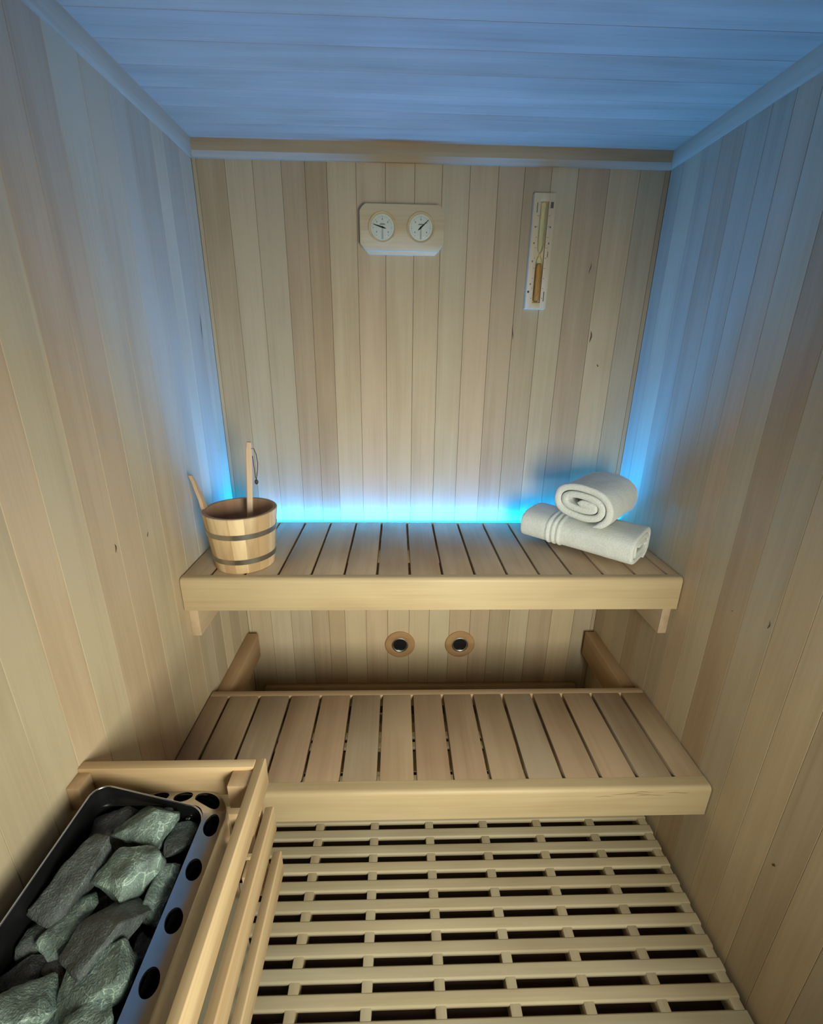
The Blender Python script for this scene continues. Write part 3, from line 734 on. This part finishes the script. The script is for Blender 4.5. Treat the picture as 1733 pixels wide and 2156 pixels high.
b.tube([p0 + ax * .0, p0 + ax * .03, p0 + ax * .085], [.010, .0105, .0085], 10); b.build('bowl', M_ladleB, ld, 40)
top = p1 - ax * .018; b = MB(); pts = []
for k in range(25):
    t = k / 24; w_ = math.sin(math.pi * t) * .011
    pts.append((top.x + .008 + .004 * math.sin(math.pi * t) + .006 * t * (1 - t), top.y, top.z)) if False else None
loop = [(0.006, 0), (.014, .001), (.019, -.015), (.021, -.04), (.018, -.065), (.0125, -.088), (.0115, -.078), (.0105, -.05), (.0095, -.02)]
b.tube([(top.x + x, top.y - .004 - (.002 if i > 5 else 0), top.z + z) for i, (x, z) in enumerate(loop)], .0011, 8)
b.build('leather_loop', M_leather, ld, 60)
b = MB(); b.lathe([(.0001, -.008), (.004, -.005), (.0055, 0), (.004, .005), (.0001, .008)], (top.x + .0125, top.y - .004, top.z - .094), 14, 'Z'); b.build('knot', M_leather, ld, 60)

# ------------------------------------------------------------------ towels
def towel(name, c, axd, length, a, bb, turns, thick, zbot, label, open_c=.25, phase=0.0, ridges=(), squash=None, seed=0, flip=1, warp=0.0, roll=0.0, e=.86):
    """a towel rolled into a flattened spiral: half width a, half height bb, lying on zbot; c = (x, y) of the roll's centre line start"""
    A = Vector((axd[0], axd[1], 0)).normalized(); Nn = Vector((-A.y, A.x, 0)) * flip; Z = Vector((0, 0, 1))
    root = bpy.data.objects.new(name, None); COL.objects.link(root)
    nS = int(64 * turns); nA = 130; cl = []
    for i in range(nS + 1):
        t = i / nS; th = phase + 2 * math.pi * turns * t; ra = 1 - (1 - open_c) * t
        cx_ = math.copysign(abs(math.cos(th)) ** e, math.cos(th)); cz_ = math.copysign(abs(math.sin(th)) ** e, math.sin(th))
        inset = thick / 2
        dec = (turns * t) * thick * 1.12
        ha = max(a - inset - dec, a * .06); hb = max(bb - inset - dec, bb * .05)
        cl.append(Vector((ha * cx_, hb * cz_)))
    out = []; inn = []
    for i, p in enumerate(cl):
        q0 = cl[max(i - 1, 0)]; q1 = cl[min(i + 1, nS)]; t = (q1 - q0).normalized(); n = Vector((t.y, -t.x))
        th = thick / 2 * min(1, (i + .6) / 3, (nS - i + .6) / 3)
        out.append(p + n * th); inn.append(p - n * th)
    prof = out + inn[::-1]; mid = cl + cl[::-1]; K = len(prof); v = []; f = []
    for j in range(nA + 1):
        u = j / nA; d = length * u; eg = min(u, 1 - u) * length
        rnd = 1.0 if eg > .007 else math.sqrt(max(0, 1 - ((.007 - eg) / .007) ** 2)) * .75 + .25
        for k in range(K):
            m_ = mid[k]; p = m_ + (prof[k] - m_) * rnd; cr_, sr_ = math.cos(roll), math.sin(roll)
            rr = 0
            for (rs, rw, rh) in ridges:
                if abs(d - rs) < rw and k < nS / turns: rr += rh * math.cos((d - rs) / rw * math.pi / 2)
            if p.length > 0 and rr: p = p + (prof[k] - m_).normalized() * rr * (1 if k <= nS else 0)
            wob = noise.noise(Vector((p.x * 16 + seed, p.y * 16, d * 9))) * .0042 + noise.noise(Vector((p.x * 50 + seed, p.y * 50, d * 30))) * .0012
            fall = 1 + wob / max(a, .01) * 1.0
            telescope = warp * (1 - abs(2 * (k / K) - 1)) * (1 if u > .5 else -1) * abs(2 * u - 1) ** 3
            sag = 0
            P = Vector((c[0], c[1], zbot + bb)) + A * (d + telescope + noise.noise(Vector((k * .05, seed, 3))) * .003) + Nn * ((p.x * cr_ - p.y * sr_) * fall) + Z * ((p.x * sr_ + p.y * cr_) * fall)
            if P.z < zbot + .0008: P.z = zbot + .0008
            v.append(P)
    for j in range(nA):
        for k in range(K): f.append((j * K + k, j * K + (k + 1) % K, (j + 1) * K + (k + 1) % K, (j + 1) * K + k))
    for e_, base in ((0, 0), (1, nA * K)):
        for i in range(nS): 
            q = (base + i, base + i + 1, base + K - 2 - i, base + K - 1 - i); f.append(q if e_ == 0 else q[::-1])
    root.location = (c[0], c[1], zbot)
    b = MB(); b.add(v, f); o = b.build('rolled_cloth', M_towel, root, 60, True)
    # one mesh, no parts: drop the empty
    o.parent = None; o.location = root.location; o.name = name; bpy.data.objects.remove(root)
    tag(o, label, 'towel', 'rolled white towels'); return o
n_ = Vector((.68, .73)); s0 = Vector((.993, 1.390)) + n_ * .084
towel('rolled_towel', (s0.x, s0.y), (.73, -.68), .352, .094, .058, 2.5, .0155, .8490,
      'lower rolled white towel with woven stripes, lying on the right end of the upper bench', phase=math.pi * 1.62, seed=3.3, e=.66,
      ridges=((.095, .007, .0035), (.112, .007, .0035), (.129, .007, .0035)))
towel('rolled_towel', (1.124, 1.250), (.70, .714), .215, .098, .068, 2.45, .0200, .9560,
      'upper rolled white towel, spiral end facing out, resting on top of the other towel', phase=-math.pi * .32, seed=8.1, flip=-1, warp=0, open_c=.02, roll=-.12)
